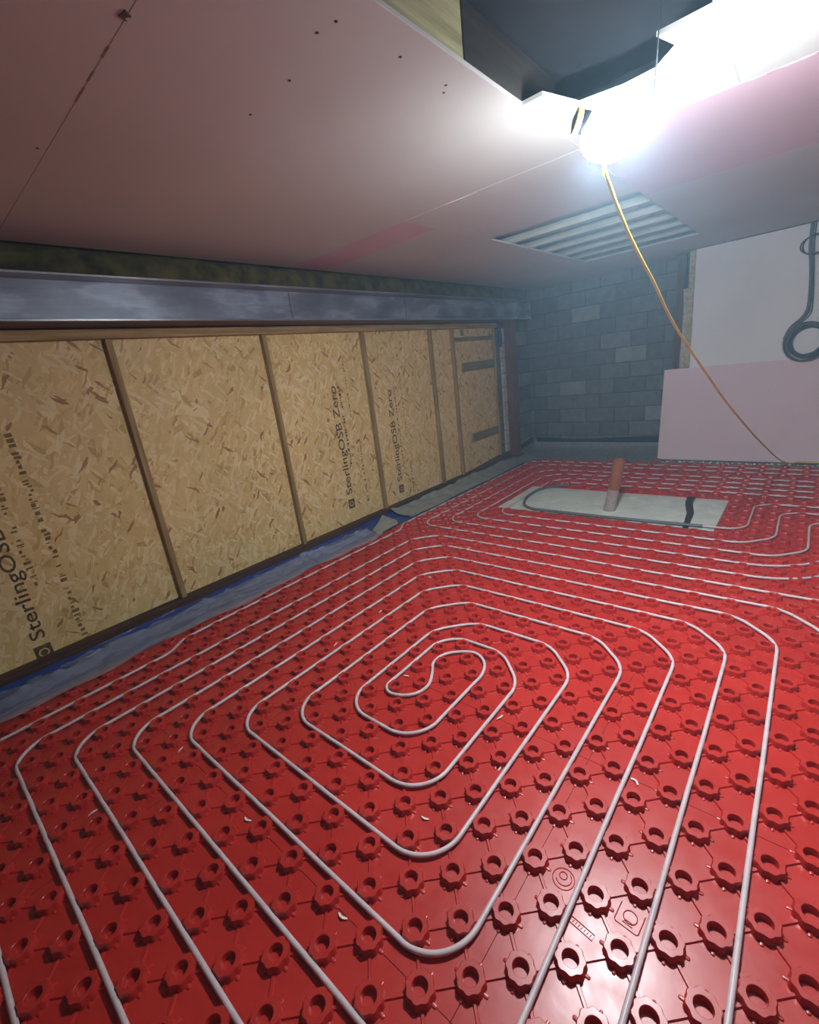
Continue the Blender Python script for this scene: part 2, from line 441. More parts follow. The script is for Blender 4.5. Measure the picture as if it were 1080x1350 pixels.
# ------------------------------------------------------------------ block walls
def block_wall(name, label, org, udir, length, rows, seed, first=0.0):
    """udir: 'x' or 'y'; faces the room; every block is a part"""
    rnd = random.Random(seed)
    root = thing(name, label, 'wall', org, kind=S)
    bl = {}
    def bmesh_(L):
        k = round(L, 3)
        if k not in bl:
            mb = MB()
            if udir == 'x': mb.cbox(0, L, 0, 0.10, 0, 0.215, 0.005)
            else: mb.cbox(-0.10, 0, 0, L, 0, 0.215, 0.005)
            bl[k] = mb.mesh('block', M['block'])
        return bl[k]
    for r in range(rows):
        u = -first if r % 2 else -first - 0.225
        while u < length - 0.02:
            a, b_ = max(u, 0.0), min(u + 0.44, length)
            if b_ - a > 0.05:
                d = rnd.uniform(-0.004, 0.004)
                loc = (a, d, r * 0.225 + 0.005) if udir == 'x' else (d, a, r * 0.225 + 0.005)
                link('block', bmesh_(b_ - a), root, loc)
            u += 0.45
    mb = MB()
    o = Vector(org)
    if udir == 'x': mb.box(o.x, o.x + length, o.y + 0.012, o.y + 0.09, o.z, o.z + rows * 0.225)
    else: mb.box(o.x - 0.09, o.x - 0.012, o.y, o.y + length, o.z, o.z + rows * 0.225)
    part('mortar', mb, M['mortar'], root)
    return root
block_wall('wall_back', 'grey concrete block wall at the far end of the room', (-3.82, YB, 0.0), 'x', 2.9, 13, 3, 0.12)
block_wall('wall_corner', 'short return of concrete blocks between red steel post and far wall', (-3.80, 7.0, 0.0), 'y', 0.75, 12, 4)
# block jamb beside the post
jb = thing('wall_jamb', 'narrow pale block jamb between strand board and red post', 'wall', (-3.74, 6.67, 0), kind=S)
for k in range(9):
    part('jamb_block', MB().cbox(-3.82, -3.745, 6.535, 6.655, 0.06 + k * 0.225, 0.06 + k * 0.225 + 0.212, 0.004), M['block'], jb)
    part('jamb_face', MB().cbox(-3.80, -3.725, 6.665, 6.775, 0.06 + k * 0.225, 0.06 + k * 0.225 + 0.215, 0.003), M['insul'], jb)

# ------------------------------------------------------------------ unseen sides of the room
solo('wall_right', MB().box(2.3, 2.4, -1.9, 8.0, -0.008, 2.95), M['block'], 'bare block wall on the right beyond the picture', 'wall', (2.3, 3, 0), kind=S)
solo('wall_near', MB().box(-4.2, 2.3, -1.9, -1.8, -0.008, 2.95), M['block'], 'bare block wall behind the photographer', 'wall', (0, -1.85, 0), kind=S)

# ------------------------------------------------------------------ partition on the right
wp = thing('wall_partition', 'white boarded stud partition at the far right', 'wall', (-1.25, 7.2, 0), kind=S)
part('white_board', MB().cbox(-1.255, 2.3, 7.2, 7.213, 0.0, 2.62, 0.002), M['white'], wp)
part('stud', MB().cbox(-1.325, -1.262, 7.215, 7.30, 0.0, 2.62, 0.003), M['joist'], wp)
part('stud', MB().cbox(-1.50, -1.40, 7.42, 7.52, 0.0, 2.62, 0.004), M['brown_timber'], wp)
mbi = MB(); rnd = random.Random(5)
prev = None
for k in range(13):
    z = 0.02 + k * 0.182; x0 = -1.395 + rnd.uniform(-.008, .008); y0 = 7.33 + rnd.uniform(-.01, .01)
    mbi.v += [(x0, y0, z), (-1.32 + rnd.uniform(-.006, .006), y0, z), (-1.32, 7.40, z), (x0, 7.40, z)]
    if k:
        b0 = 4 * (k - 1)
        mbi.f += [(b0 + i, b0 + (i + 1) % 4, b0 + 4 + (i + 1) % 4, b0 + 4 + i) for i in range(4)]
mbi.f += [(3, 2, 1, 0), (48, 49, 50, 51)]
part('fibre_batt', mbi, M['insul'], wp)
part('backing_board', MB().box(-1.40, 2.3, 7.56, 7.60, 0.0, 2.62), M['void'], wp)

# ------------------------------------------------------------------ ceiling
ce = thing('ceiling', 'pink plasterboard ceiling with two open bays', 'ceiling', (-0.6, 3, CZ), kind=S)
T = 0.015; G = 0.0004
def cboard(x0, x1, y0, y1, mat='ceil', label=None):
    return part('plasterboard', MB().cbox(x0 + G, x1 - G, y0 + G, y1 - G, CZ, CZ + T, 0.0015), M[mat], ce, label=label)
ox0, ox1, oy0, oy1 = -1.05, -0.37, 0.1, 2.17
hx0, hx1, hy0, hy1 = -2.27, -1.07, 3.96, 6.24
CX0 = -3.665
b_a0 = cboard(CX0, ox0, -1.8, 0.78); b_c0 = cboard(ox1, 2.3, -1.8, 0.78); cboard(ox0, ox1, -1.8, oy0)
b_a = cboard(CX0, ox0, 0.78, 2.85); b_c = cboard(ox1, 2.3, 0.78, 2.85)
ny = 2.42                                        # notch cut for the lamp
part('plasterboard', MB().prism([(ox0 + G, oy1), (-0.96, oy1), (-0.89, 2.385), (-0.72, 2.42), (-0.60, 2.41), (-0.50, 2.30), (-0.54, oy1), (ox1 - G, oy1), (ox1 - G, 2.85 - G), (ox0 + G, 2.85 - G)], CZ, CZ + T), M['ceil'], ce)
cboard(CX0, hx0 - 0.03, 2.85, 3.25, 'ceil_pink', 'narrow strip of stronger pink board')
cboard(CX0, hx0 - 0.03, 3.25, hy0); cboard(hx0 - 0.03, hx1, 2.85, hy0)
cboard(hx1, 2.3, 2.85, 4.15, 'ceil_pink'); cboard(hx1, 2.3, 4.15, hy1)
cboard(CX0, hx0, hy0, hy1); cboard(CX0, hx1, hy1, YB - 0.005); cboard(hx1, 2.3, hy1, 7.195)
cboard(hx1, -0.9, 7.195, YB - 0.005)
# joists, trimmers and deck above
for k in range(24):
    y = -1.6 + k * 0.4
    if oy0 - 0.1 < y < ny + 0.1: 
        part('joist', MB().cbox(CX0 - 0.05, ox0 - 0.05, y - 0.022, y + 0.022, CZ + T, CZ + 0.2, 0.003), M['joist_x'], ce)
        part('joist', MB().cbox(ox1 + 0.05, 2.3, y - 0.022, y + 0.022, CZ + T, CZ + 0.2, 0.003), M['joist_x'], ce)
    else:
        part('joist', MB().cbox(CX0 - 0.05, 2.3, y - 0.022, y + 0.022, CZ + T, CZ + (0.2 if y < 2.9 else 0.075), 0.003), M['joist_x'], ce)
part('trimmer', MB().cbox(ox0 - 0.05, ox0 - 0.006, oy0 - 0.1, 1.74, CZ + T, CZ + 0.2, 0.003), M['joist'], ce)
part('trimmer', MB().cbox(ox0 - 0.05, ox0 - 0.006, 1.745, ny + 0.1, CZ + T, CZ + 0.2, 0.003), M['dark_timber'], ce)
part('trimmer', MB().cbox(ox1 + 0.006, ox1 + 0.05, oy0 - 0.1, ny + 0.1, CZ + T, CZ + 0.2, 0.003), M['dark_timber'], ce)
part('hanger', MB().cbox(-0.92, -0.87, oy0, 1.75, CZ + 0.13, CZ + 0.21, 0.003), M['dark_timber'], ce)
part('plank', MB().cbox(-1.40, -1.27, 4.55, 6.2, CZ + 0.076, CZ + 0.086, 0.002), M['ceil'], ce)
part('deck', MB().box(-4.0, 2.3, 2.9, 8.0, CZ + 0.087, CZ + 0.12), M['deck'], ce)
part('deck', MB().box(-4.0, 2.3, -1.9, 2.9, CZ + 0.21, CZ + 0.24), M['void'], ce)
# screw heads and scuffs on the near boards
def disc(mb, x, y, z, r, h, n=10): mb.prism([(x + r * math.cos(2 * math.pi * i / n), y + r * math.sin(2 * math.pi * i / n)) for i in range(n)], z - h, z)
for (x, y) in ((-1.246, 1.225), (-1.176, 1.24), (-1.482, 1.292), (-1.739, 1.293), (-1.163, 1.515), (-1.163, 1.776), (-1.197, 1.809)):
    mb = MB(); disc(mb, x, y, CZ, 0.005, 0.0015); part('screw', mb, M['screw'], b_a)
mb = MB(); disc(mb, -2.402, 0.75, CZ, 0.005, 0.0015); part('screw', mb, M['screw'], b_a0)
mb = MB().prism([(-1.49, 0.770), (-1.505, 0.79), (-1.518, 0.777), (-1.53, 0.788), (-1.522, 0.762), (-1.508, 0.766)], CZ - 0.003, CZ); part('torn_paper', mb, M['brown_timber'], b_a0)
for (x0, x1) in ((-1.72, -1.66), (-1.86, -1.80), (-2.0, -1.9)):
    part('scuff', MB().box(x0, x1, 0.777, 0.783, CZ - 0.001, CZ), M['ink_faint'], b_a0)
for (x0, x1, y) in ((-1.95, -1.70, 2.85), (-0.36, -0.28, 2.85), (-0.25, -0.12, 2.85)):
    mb = MB().add([(x0, y, CZ + 0.001), (x1, y - 0.006, CZ - 0.005), (x1, y + 0.006, CZ - 0.004), (x0 + .03, y + 0.005, CZ - 0.003)], [(0, 1, 2, 3), (3, 2, 1, 0)])
    part('loose_tape', mb, M['shaving'], b_a)

# mineral wool packed above the beam
mb = MB(); rnd = random.Random(9); n = 90
for i in range(n + 1):
    y = -1.8 + 9.1 * i / n
    for z, xx in ((2.452, -3.70), (2.50, -3.69), (2.58, -3.70), (2.66, -3.74), (2.72, -3.86)):
        mb.v.append((xx + rnd.uniform(-.018, .018), y, z + rnd.uniform(-.01, .01)))
for i in range(n):
    for k in range(4):
        a = i * 5 + k; mb.f.append((a, a + 5, a + 6, a + 1))
bk = len(mb.v)
mb.v += [(-3.9, -1.8, 2.445), (-3.9, 7.3, 2.445)]
mb.f.append((bk, bk + 1, n * 5, 0))
solo('insulation_strip', mb, M['wool'], 'yellow green mineral wool packed between beam and ceiling', 'insulation', (-3.72, 2.75, 2.43), smooth=60)
solo('wall_lintel', MB().box(-4.02, -3.925, -1.8, 7.75, 0.0, 2.9), M['mortar'], 'dark masonry hidden behind the beam and boards', 'wall', (-3.93, 3, 0), kind=S)

# ------------------------------------------------------------------ steel beam, post
bm = thing('steel_beam', 'grey steel I-beam spanning above the strand board wall', 'beam', (-3.60, 2.7, 2.16))
by0, by1 = -1.8, 7.22
part('web', MB().box(-3.606, -3.594, by0, by1, 2.176, 2.415), M['steel'], bm)
part('flange', MB().cbox(-3.73, -3.47, by0, by1, 2.416, 2.432, 0.003), M['flange'], bm)
fl_ = part('flange', MB().cbox(-3.73, -3.47, by0, by1, 2.16, 2.176, 0.003), M['flange'], bm)
part('primer_coat', MB().box(-3.728, -3.474, by0, by1, 2.157, 2.1595), M['rust'], fl_, label='brown primed underside of the beam')
part('end_plate', MB().cbox(-3.71, -3.49, 7.22, 7.235, 2.165, 2.43, 0.002), M['steel'], bm)
for y in (2.72, 4.3):
    part('weld_seam', MB().box(-3.594, -3.592, y, y + 0.006, 2.18, 2.41), M['rust'], bm)
part('stiffener', MB().box(-3.594, -3.50, 6.84, 6.852, 2.177, 2.415), M['steel'], bm)
ps = thing('steel_post', 'red oxide steel post under the end of the beam', 'post', (-3.70, 6.89, 0.05))
part('web', MB().box(-3.78, -3.63, 6.885, 6.897, 0.06, 2.145), M['post'], ps)
part('flange', MB().cbox(-3.642, -3.63, 6.80, 6.985, 0.06, 2.145, 0.003), M['post'], ps)
part('flange', MB().cbox(-3.785, -3.773, 6.80, 6.985, 0.06, 2.145, 0.003), M['post'], ps)
part('cap_plate', MB().cbox(-3.80, -3.60, 6.79, 7.0, 2.1455, 2.1565, 0.002), M['post'], ps)
part('base_plate', MB().cbox(-3.80, -3.58, 6.76, 7.02, 0.045, 0.06, 0.002), M['post'], ps)
for (y) in (6.80, 6.97):
    mb = MB().lathe([(0.017, 0), (0.017, 0.014)], (-3.53, y, 2.176), (0, 0, 1), 6); mb.lathe([(0.009, 0.014), (0.009, 0.035)], (-3.53, y, 2.176), (0, 0, 1), 10)
    part('bolt', mb, M['zinc'], bm, smooth=35)
# blue wrap stuffed into the jamb
mb = MB(); rnd = random.Random(12); n = 14
for i in range(8):
    t = i / 7; rr = 0.012 + 0.034 * math.sin(math.pi * min(1, t * 1.1 + 0.05))
    for k in range(n):
        a = 2 * math.pi * k / n; q = rr * rnd.uniform(0.7, 1.15)
        mb.v.append((-3.70 + q * math.cos(a) * 0.6, 6.60 + q * math.sin(a), 1.80 + t * 0.34))
for i in range(7):
    for k in range(n): mb.f.append((i * n + k, i * n + (k + 1) % n, (i + 1) * n + (k + 1) % n, (i + 1) * n + k))
mb.f += [tuple(range(n - 1, -1, -1)), tuple(7 * n + k for k in range(n))]
solo('blue_wrap', mb, M['blue'], 'crumpled blue plastic stuffed beside the top of the red post', 'plastic wrap')

# ------------------------------------------------------------------ red heating panels with nubs
PX, PY = -0.041, 0.003            # lattice offset: a nub stands at (PX+0.1 i, PY+0.1 j) where i+j is even
def is_nub(i, j): return (i + j) % 2 == 1
def nub(n, detail):
    mb = MB(); HN = 0.0265
    def rad(r, t, amp): return r * (1 + amp * math.cos(8 * t))
    prof = [(0.0438, 0.0, 0.04), (0.0420, 0.004, 0.05), (0.0412, 0.0222, 0.06), (0.0385, HN, 0.06), (0.0240, HN, 0.0), (0.0226, HN - 0.0015, 0), (0.0212, 0.003, 0)]
    if not detail: prof = [prof[0], prof[2], prof[3], prof[4], prof[6]]
    for (r, z, a) in prof:
        for k in range(n):
            t = 2 * math.pi * (k + 0.0) / n; q = rad(r, t + math.pi / 8, a)
            mb.v.append((q * math.cos(t), q * math.sin(t), z))
    for i in range(len(prof) - 1):
        for k in range(n): mb.f.append((i * n + k, i * n + (k + 1) % n, (i + 1) * n + (k + 1) % n, (i + 1) * n + k))
    mb.f.append(tuple((len(prof) - 1) * n + k for k in range(n)))
    # half bars to the four neighbours
    for q in range(4):
        a = math.pi / 4 + q * math.pi / 2; c, s = math.cos(a), math.sin(a)
        w0, h0 = 0.0062, 0.0058; r0, r1 = 0.036, 0.0708
        P = lambda r, o, z: (r * c - o * s, r * s + o * c, z)
        sec = [(-w0, 0.0), (-w0 * 0.6, h0), (w0 * 0.6, h0), (w0, 0.0)]
        mb.add([P(r0, o, z) for o, z in sec] + [P(r1, o, z) for o, z in sec], [(0, 4, 5, 1), (1, 5, 6, 2), (2, 6, 7, 3)])
    # four pegs that carry the pipe
    for q in range(4):
        a = q * math.pi / 2; c, s = math.cos(a), math.sin(a)
        P = lambda r, o, z: (r * c - o * s, r * s + o * c, z)
        sec = [(-0.0055, 0.0), (-0.0045, 0.0032), (0, 0.0046), (0.0045, 0.0032), (0.0055, 0.0)]
        vs = []
        rs = [(0.036, 1.0), (0.050, 1.0), (0.0535, 0.8), (0.0548, 0.35)] if detail else [(0.036, 1.0), (0.054, 0.8)]
        for r, sc in rs: vs += [P(r, o * sc, z * sc) for o, z in sec]
        fs = [(i * 5 + k, i * 5 + 5 + k, i * 5 + 6 + k, i * 5 + 1 + k) for i in range(len(rs) - 1) for k in range(4)]
        fs.append(tuple((len(rs) - 1) * 5 + k for k in range(5)))
        mb.add(vs, fs)
    return mb
nub_hi = nub(40, True); nub_lo = nub(16, False)
nub_me = nub_hi.mesh('nub', M['red'], smooth=38)

FX0, FX1, FY0, FY1 = -3.345, 2.27, -0.75, 6.86
HX0, HX1, HY0, HY1 = -2.63, -0.51, 4.39, 5.345             # bare rectangle around the drain
xe = [FX0, PX - 1.9, PX - 0.5, PX + 0.9, FX1]
ye = [FY0, PY - 0.5, PY + 0.5, PY + 1.5, PY + 2.5, PY + 3.5, PY + 4.5, PY + 5.5, PY + 6.5, FY1]
def in_hole(x, y, m=0.03): return HX0 - m < x < HX1 + m and HY0 - m < y < HY1 + m
def project(p):
    d = Vector(p) - Vector((0, 0, H)); z = d.dot(_f)
    return (540 + 597.64 * d.dot(_r) / z, 675 - 597.64 * d.dot(_u) / z, z) if z > 0.05 else None
nubs = []
i0, i1 = int((FX0 - PX) / 0.1) - 1, int((FX1 - PX) / 0.1) + 1
for i in range(i0, i1 + 1):
    for j in range(int((FY0 - PY) / 0.1) - 1, int((FY1 - PY) / 0.1) + 2):
        if not is_nub(i, j): continue
        x, y = PX + 0.1 * i, PY + 0.1 * j
        if not (FX0 + 0.02 < x < FX1 - 0.02 and FY0 + 0.02 < y < FY1 - 0.02) or in_hole(x, y): continue
        q = project((x, y, 0.02)); vis = q is not None and -20 < q[0] < 1100 and 0 < q[1] < 1370
        nubs.append((0 if vis else 1, q[2] if q else 99, x, y))
nubs.sort()
near = nubs[:300]; rest = nubs[300:]
panels = {}
for a in range(len(xe) - 1):
    for b in range(len(ye) - 1):
        x0, x1, y0, y1 = xe[a] + 0.001, xe[a + 1] - 0.001, ye[b] + 0.001, ye[b + 1] - 0.001
        rects = [(x0, x1, y0, y1)]
        if x0 < HX1 and x1 > HX0 and y0 < HY1 and y1 > HY0:
            rects = []
            if y0 < HY0: rects.append((x0, x1, y0, HY0))
            if y1 > HY1: rects.append((x0, x1, HY1, y1))
            ya, yb = max(y0, HY0), min(y1, HY1)
            if x0 < HX0: rects.append((x0, HX0, ya, yb))
            if x1 > HX1: rects.append((HX1, x1, ya, yb))
        if not rects: continue
        loc = ((x0 + x1) / 2, (y0 + y1) / 2, -0.007)
        mb = MB()
        for r in rects: mb.box(r[0], r[1], r[2], r[3], -0.007, 0.0)
        t = link('heating_panel', mb.mesh('heating_panel', M['red'], loc), floor, Vector(loc) - Vector(floor.location))
        panels[(a, b)] = t
def panel_of(x, y):
    a = 0
    while a < len(xe) - 2 and x > xe[a + 1]: a += 1
    b = 0
    while b < len(ye) - 2 and y > ye[b + 1] + 0.001: b += 1
    return (a, b)
for (_, _, x, y) in near:
    p = panels[panel_of(x, y)]; o = link('nub', nub_me, p); o.location = Vector((x, y, 0.0)) - wloc(p)
fields = {}
for (_, d, x, y) in rest:
    mb = fields.setdefault(panel_of(x, y), MB())
    src = nub_hi if (_ == 0 and d < 2.9) else nub_lo
    mb.add([(p[0] + x, p[1] + y, p[2]) for p in src.v], src.f)
for k, mb in fields.items():
    if k in panels: part('nub_field', mb, M['red'], panels[k], smooth=38, kind='stuff')

# raised maker's marks moulded into the sheet near the camera
def ridge(mb, pts, r=0.0016, closed=False): mb.tube([(x, y, 0.0003) for x, y in pts], r, 6, closed)
circ = lambda cx, cy, r, n=24, a0=0, a1=2 * math.pi: [(cx + r * math.cos(a0 + (a1 - a0) * k / n), cy + r * math.sin(a0 + (a1 - a0) * k / n)) for k in range(n + (0 if abs(a1 - a0) > 6.28 else 1))]
pm = panels[panel_of(-0.44, 1.0)]
mb = MB(); ridge(mb, circ(-0.443, 1.003, 0.034), closed=True); ridge(mb, circ(-0.447, 1.012, 0.012), closed=True)
ridge(mb, circ(-0.443, 1.006, 0.024, 10, -2.6, 0.9)); part('round_mark', mb, M['red'], pm, smooth=60)
def local(cx, cy, ang, L): return [(cx + x * math.cos(ang) - y * math.sin(ang), cy + x * math.sin(ang) + y * math.cos(ang)) for x, y in L]
mb = MB(); A = math.radians(-5)
ridge(mb, local(-0.243, 1.012, A, [(-0.035, 0.03), (-0.035, -0.028), (-0.03, -0.033), (0.028, -0.033), (0.033, -0.028), (0.033, 0.03)]))
ridge(mb, local(-0.243, 1.012, A, circ(0, 0.002, 0.019, 18)), closed=True)
ridge(mb, local(-0.243, 1.012, A, [(-0.014, -0.022), (0.014, -0.022), (0.008, -0.012), (-0.008, -0.012)]), closed=True)
part('square_mark', mb, M['red'], pm, smooth=60)
mb = MB(); A = math.radians(-8)
ridge(mb, local(-0.347, 0.904, A, [(-0.036, -0.009), (0.036, -0.009), (0.036, 0.009), (-0.036, 0.009)]), closed=True)
for k in range(7): ridge(mb, local(-0.347, 0.904, A, [(-0.028 + k * 0.009, -0.004), (-0.026 + k * 0.009, 0.004)]), 0.001)
part('date_mark', mb, M['red'], pm, smooth=60)

from mathutils.geometry import interpolate_bezier
def smooth_path(pts, n=6):
    P = [Vector((*p, 0)) if len(p) == 2 else Vector(p) for p in pts]; out = []
    for i in range(len(P) - 1):
        p0 = P[max(i - 1, 0)]; p3 = P[min(i + 2, len(P) - 1)]
        h1 = P[i] + (P[i + 1] - p0) / 6; h2 = P[i + 1] - (p3 - P[i]) / 6
        out += interpolate_bezier(P[i], h1, h2, P[i + 1], n + 1)[:-1]
    out.append(P[-1]); return out

# ------------------------------------------------------------------ heating pipe
gx = lambda i: PX + 0.05 + 0.1 * i        # pipe channels run half way between nubs
gy = lambda j: PY + 0.05 + 0.1 * j
def fillet(pts, r):
    out = [Vector((*pts[0][:2], 0))]
    for k in range(1, len(pts) - 1):
        p0, p1, p2 = (Vector((*pts[k + d][:2], 0)) for d in (-1, 0, 1))
        rr = pts[k][2] if len(pts[k]) > 2 else r
        a = (p0 - p1); b = (p2 - p1); la, lb = a.length, b.length; a.normalize(); b.normalize()
        ang = a.angle(b)
        if ang > 3.0 or rr <= 0: out.append(p1); continue
        tl = rr / math.tan(ang / 2); m_ = min(tl, 0.49 * la, 0.49 * lb); rr = m_ * math.tan(ang / 2)
        s, e = p1 + a * m_, p1 + b * m_
        cen = p1 + (a + b).normalized() * (rr / math.sin(ang / 2))
        v0, v1 = s - cen, e - cen; tot = v0.angle(v1); sg = 1 if v0.cross(v1).z > 0 else -1
        ns = 9
        for q in range(ns + 1):
            t = sg * tot * q / ns
            out.append(cen + Vector((v0.x * math.cos(t) - v0.y * math.sin(t), v0.x * math.sin(t) + v0.y * math.cos(t), 0)))
    out.append(Vector((*pts[-1][:2], 0)))
    return out
def pipe_pts(pts, r, seed, z=0.0156):
    rnd = random.Random(seed); res = []
    f = fillet([tuple(p) for p in pts], r)
    for k in range(len(f) - 1):
        a, b = f[k], f[k + 1]; L = (b - a).length; m_ = max(1, int(L / 0.28))
        for q in range(m_):
            p = a.lerp(b, q / m_); j = 0.0016 if L > 0.2 else 0
            res.append((p.x + rnd.uniform(-j, j), p.y + rnd.uniform(-j, j), z + (rnd.uniform(-.001, .001) if j else 0)))
    res.append((f[-1].x, f[-1].y, z)); return res
def route(pts, r=0.22):
    """cut each square corner along the free diagonal lane between the nubs, then round it"""
    out = [pts[0]]
    for k in range(1, len(pts) - 1):
        p0, p1, p2 = (Vector((*pts[k + d][:2], 0)) for d in (-1, 0, 1))
        a, b = (p0 - p1), (p2 - p1); la, lb = a.length, b.length; a.normalize(); b.normalize()
        if abs(a.dot(b)) > 0.2 or len(pts[k]) > 2: out.append(pts[k]); continue
        i = round((p1.x - PX - 0.05) / 0.1); j = round((p1.y - PY - 0.05) / 0.1)
        d = b - a; rising = d.x * d.y > 0
        on_row = is_nub(i, j) == rising
        m_ = 0.1 if on_row else 0.2
        m_ = min(m_, 0.48 * la, 0.48 * lb)
        q0, q1 = p1 + a * m_, p1 + b * m_
        out += [(q0.x, q0.y, r), (q1.x, q1.y, r)]
    return out + [pts[-1]]
def ch(pts):
    """snap to the pipe channels"""
    sn = lambda v, o: o + 0.05 + 0.1 * round((v - o - 0.05) / 0.1)
    return [(sn(p[0], PX), sn(p[1], PY)) for p in pts]
spa = [(2.2, 3.355), (-2.892, 3.355), (-2.892, -0.045), (0.008, -0.045), (0.008, 2.955), (-2.492, 2.955), (-2.492, 0.355), (-0.392, 0.355), (-0.392, 2.555),
       (-2.092, 2.555), (-2.092, 0.755), (-0.792, 0.755), (-0.792, 2.15), (-1.692, 2.15), (-1.692, 1.155), (-1.192, 1.155), (-1.192, 1.655)]
spm = [(-1.191, 1.655), (-1.192, 1.72), (-1.222, 1.80), (-1.275, 1.852), (-1.341, 1.868), (-1.425, 1.825), (-1.482, 1.755), (-1.485, 1.67), (-1.441, 1.603), (-1.393, 1.51), (-1.40, 1.43), (-1.45, 1.372), (-1.53, 1.346), (-1.583, 1.38), (-1.591, 1.455)]
spb = [(-1.592, 1.455), (-1.592, 1.955), (-0.992, 1.955), (-0.992, 0.955), (-1.892, 0.955), (-1.892, 2.355), (-0.592, 2.355), (-0.592, 0.555), (-2.292, 0.555),
       (-2.292, 2.755), (-0.192, 2.755), (-0.192, 0.155), (-2.692, 0.155), (-2.692, 3.155), (0.208, 3.155), (0.208, -0.245), (-3.092, -0.245), (-3.092, 0.80)]
tail1 = [(-3.091, 0.80, 0), (-3.098, 0.83, 0), (-3.115, 0.87, 0), (-3.141, 0.905, 0), (-3.167, 0.94, 0), (-3.184, 0.98, 0), (-3.191, 1.01, 0), (-3.191, 3.30, 0), (-3.20, 3.335, 0), (-3.241, 3.403, 0), (-3.282, 3.47, 0), (-3.291, 3.5, 0), (-3.291, 6.653), (2.2, 6.653)]
run = pipe_pts(route(ch(spa)), 0.2, 1)[:-1] + [(p.x, p.y, 0.0156) for p in smooth_path(spm, 4)][:-1] + pipe_pts(route(ch(spb)), 0.2, 2)[:-1] + pipe_pts(route(tail1), 0.2, 3)
solo('heating_pipe', MB().tube(run, 0.0086, 10), M['pipe'], 'pale grey heating pipe wound into the double spiral nearest the camera', 'pipe', (-1.45, 1.6, 0), smooth=50)
loops = [(-3.091, 3.553, 6.453, 'outermost', [(0.05, 3.553, 0.5), (0.45, 4.1, .3), (0.45, 4.453), (2.2, 4.453)]),
         (-2.891, 3.753, 6.153, 'second', [(0.02, 3.753, 0.5), (0.35, 4.25, .3), (0.35, 4.653), (2.2, 4.653)]),
         (-2.691, 3.953, 5.953, 'third', [(0.109, 3.953), (0.109, 4.853), (2.2, 4.853)]),
         (-2.491, 4.153, 5.753, 'fourth', [(-0.091, 4.153), (-0.091, 5.053), (2.2, 5.053)])]
for k, (x, y0, y1, w_, tail) in enumerate(loops):
    pts = [(2.2, y1), (x, y1), (x, y0)] + tail
    o = solo('heating_pipe', MB().tube(pipe_pts(route(pts), 0.19, 20 + k), 0.0086, 8), M['pipe'],
             'pale heating pipe looping round the bare rectangle, %s loop from the strand board' % w_ if k else 'pale heating pipe looping round the bare rectangle, outermost loop by the strand board', 'pipe', (x + 0.1, y0, 0), smooth=50, group='pipe loops round the drain')
# loop that crosses the bare rectangle, sleeved where it does
t = thing('heating_pipe', 'innermost pipe loop crossing the bare rectangle inside a grey sleeve', 'pipe', (-2.3, 4.5, 0), 'pipe loops round the drain')
part('pipe_run', MB().tube(pipe_pts([(2.2, 5.553), (-2.25, 5.553, 0.19), (-2.32, 5.40, 0)], 0.19, 31), 0.0086, 8), M['pipe'], t, smooth=50)
part('pipe_run', MB().tube(pipe_pts(route([(-0.6, 4.453), (-0.291, 4.453), (-0.291, 5.253), (2.2, 5.253)]), 0.1, 32), 0.0086, 8), M['pipe'], t, smooth=50)
arc = [(-2.12, 5.44), (-2.34, 5.36), (-2.46, 5.12), (-2.45, 4.80), (-2.36, 4.55), (-2.22, 4.43), (-2.05, 4.42), (-1.4, 4.415), (-0.6, 4.45)]
part('sleeve', MB().tube([(p.x, p.y, 0.014) for p in smooth_path(arc)], 0.0155, 10), M['conduit'], t, smooth=50, label='grey flexible sleeve')

# ------------------------------------------------------------------ bare rectangle, drain pipe, tape
mb = MB(); nxs, nys = 40, 20; rnd = random.Random(3)
for i in range(nxs + 1):
    for j in range(nys + 1):
        mb.v.append((HX0 - 0.04 + (HX1 - HX0 + 0.08) * i / nxs, HY0 - 0.04 + (HY1 - HY0 + 0.08) * j / nys, -0.0075 + 0.0006 * rnd.random()))
for i in range(nxs):
    for j in range(nys):
        a = i * (nys + 1) + j; mb.f.append((a, a + nys + 1, a + nys + 2, a + 1))
for v in range(len(mb.v)):
    x, y, z = mb.v[v]
    if HX0 + .02 < x < HX1 - .02 and HY0 + .02 < y < HY1 - .02: mb.v[v] = (x, y, z + 0.004 + 0.004 * math.sin(x * 9 + 2 * math.sin(y * 5)) * math.sin(y * 11 + x * 3))
solo('membrane_patch', mb, M['screed'], 'pale grey green membrane bared in the cut rectangle around the drain', 'membrane', smooth=70)
solo('black_tape', MB().prism([(-0.745, 4.40), (-0.70, 4.40), (-0.725, 4.80), (-0.79, 5.12), (-0.80, 5.33), (-0.875, 5.33), (-0.85, 5.08), (-0.78, 4.78)], 0.001, 0.012), M['black'], 'flat black strip lying across the right end of the bare rectangle', 'tape')
dp = thing('drain_pipe', 'upright brown plastic drain pipe standing in the bare rectangle', 'pipe', (-1.465, 4.685, -0.004))
ax = Vector((0.095, 0.0, 0.545)).normalized()
part('pipe_wall', MB().lathe([(0.055, 0), (0.055, 0.548), (0.0545, 0.5505), (0.051, 0.5505), (0.0505, 0.548), (0.0505, 0.02)], (-1.465, 4.685, -0.004), ax, 32, False), M['drain'], dp, smooth=40)
part('film_sleeve', MB().lathe([(0.062, 0.0), (0.0575, 0.02), (0.0565, 0.10), (0.0572, 0.18), (0.0562, 0.22), (0.0558, 0.235)], (-1.465, 4.685, -0.004), ax, 28, False), M['film'], dp, smooth=50, label='dusty clear film round the foot of the pipe')
part('plug', MB().lathe([(0.050, 0.10), (0.050, 0.11)], (-1.465, 4.685, -0.004), ax, 24), M['drain_in'], dp)
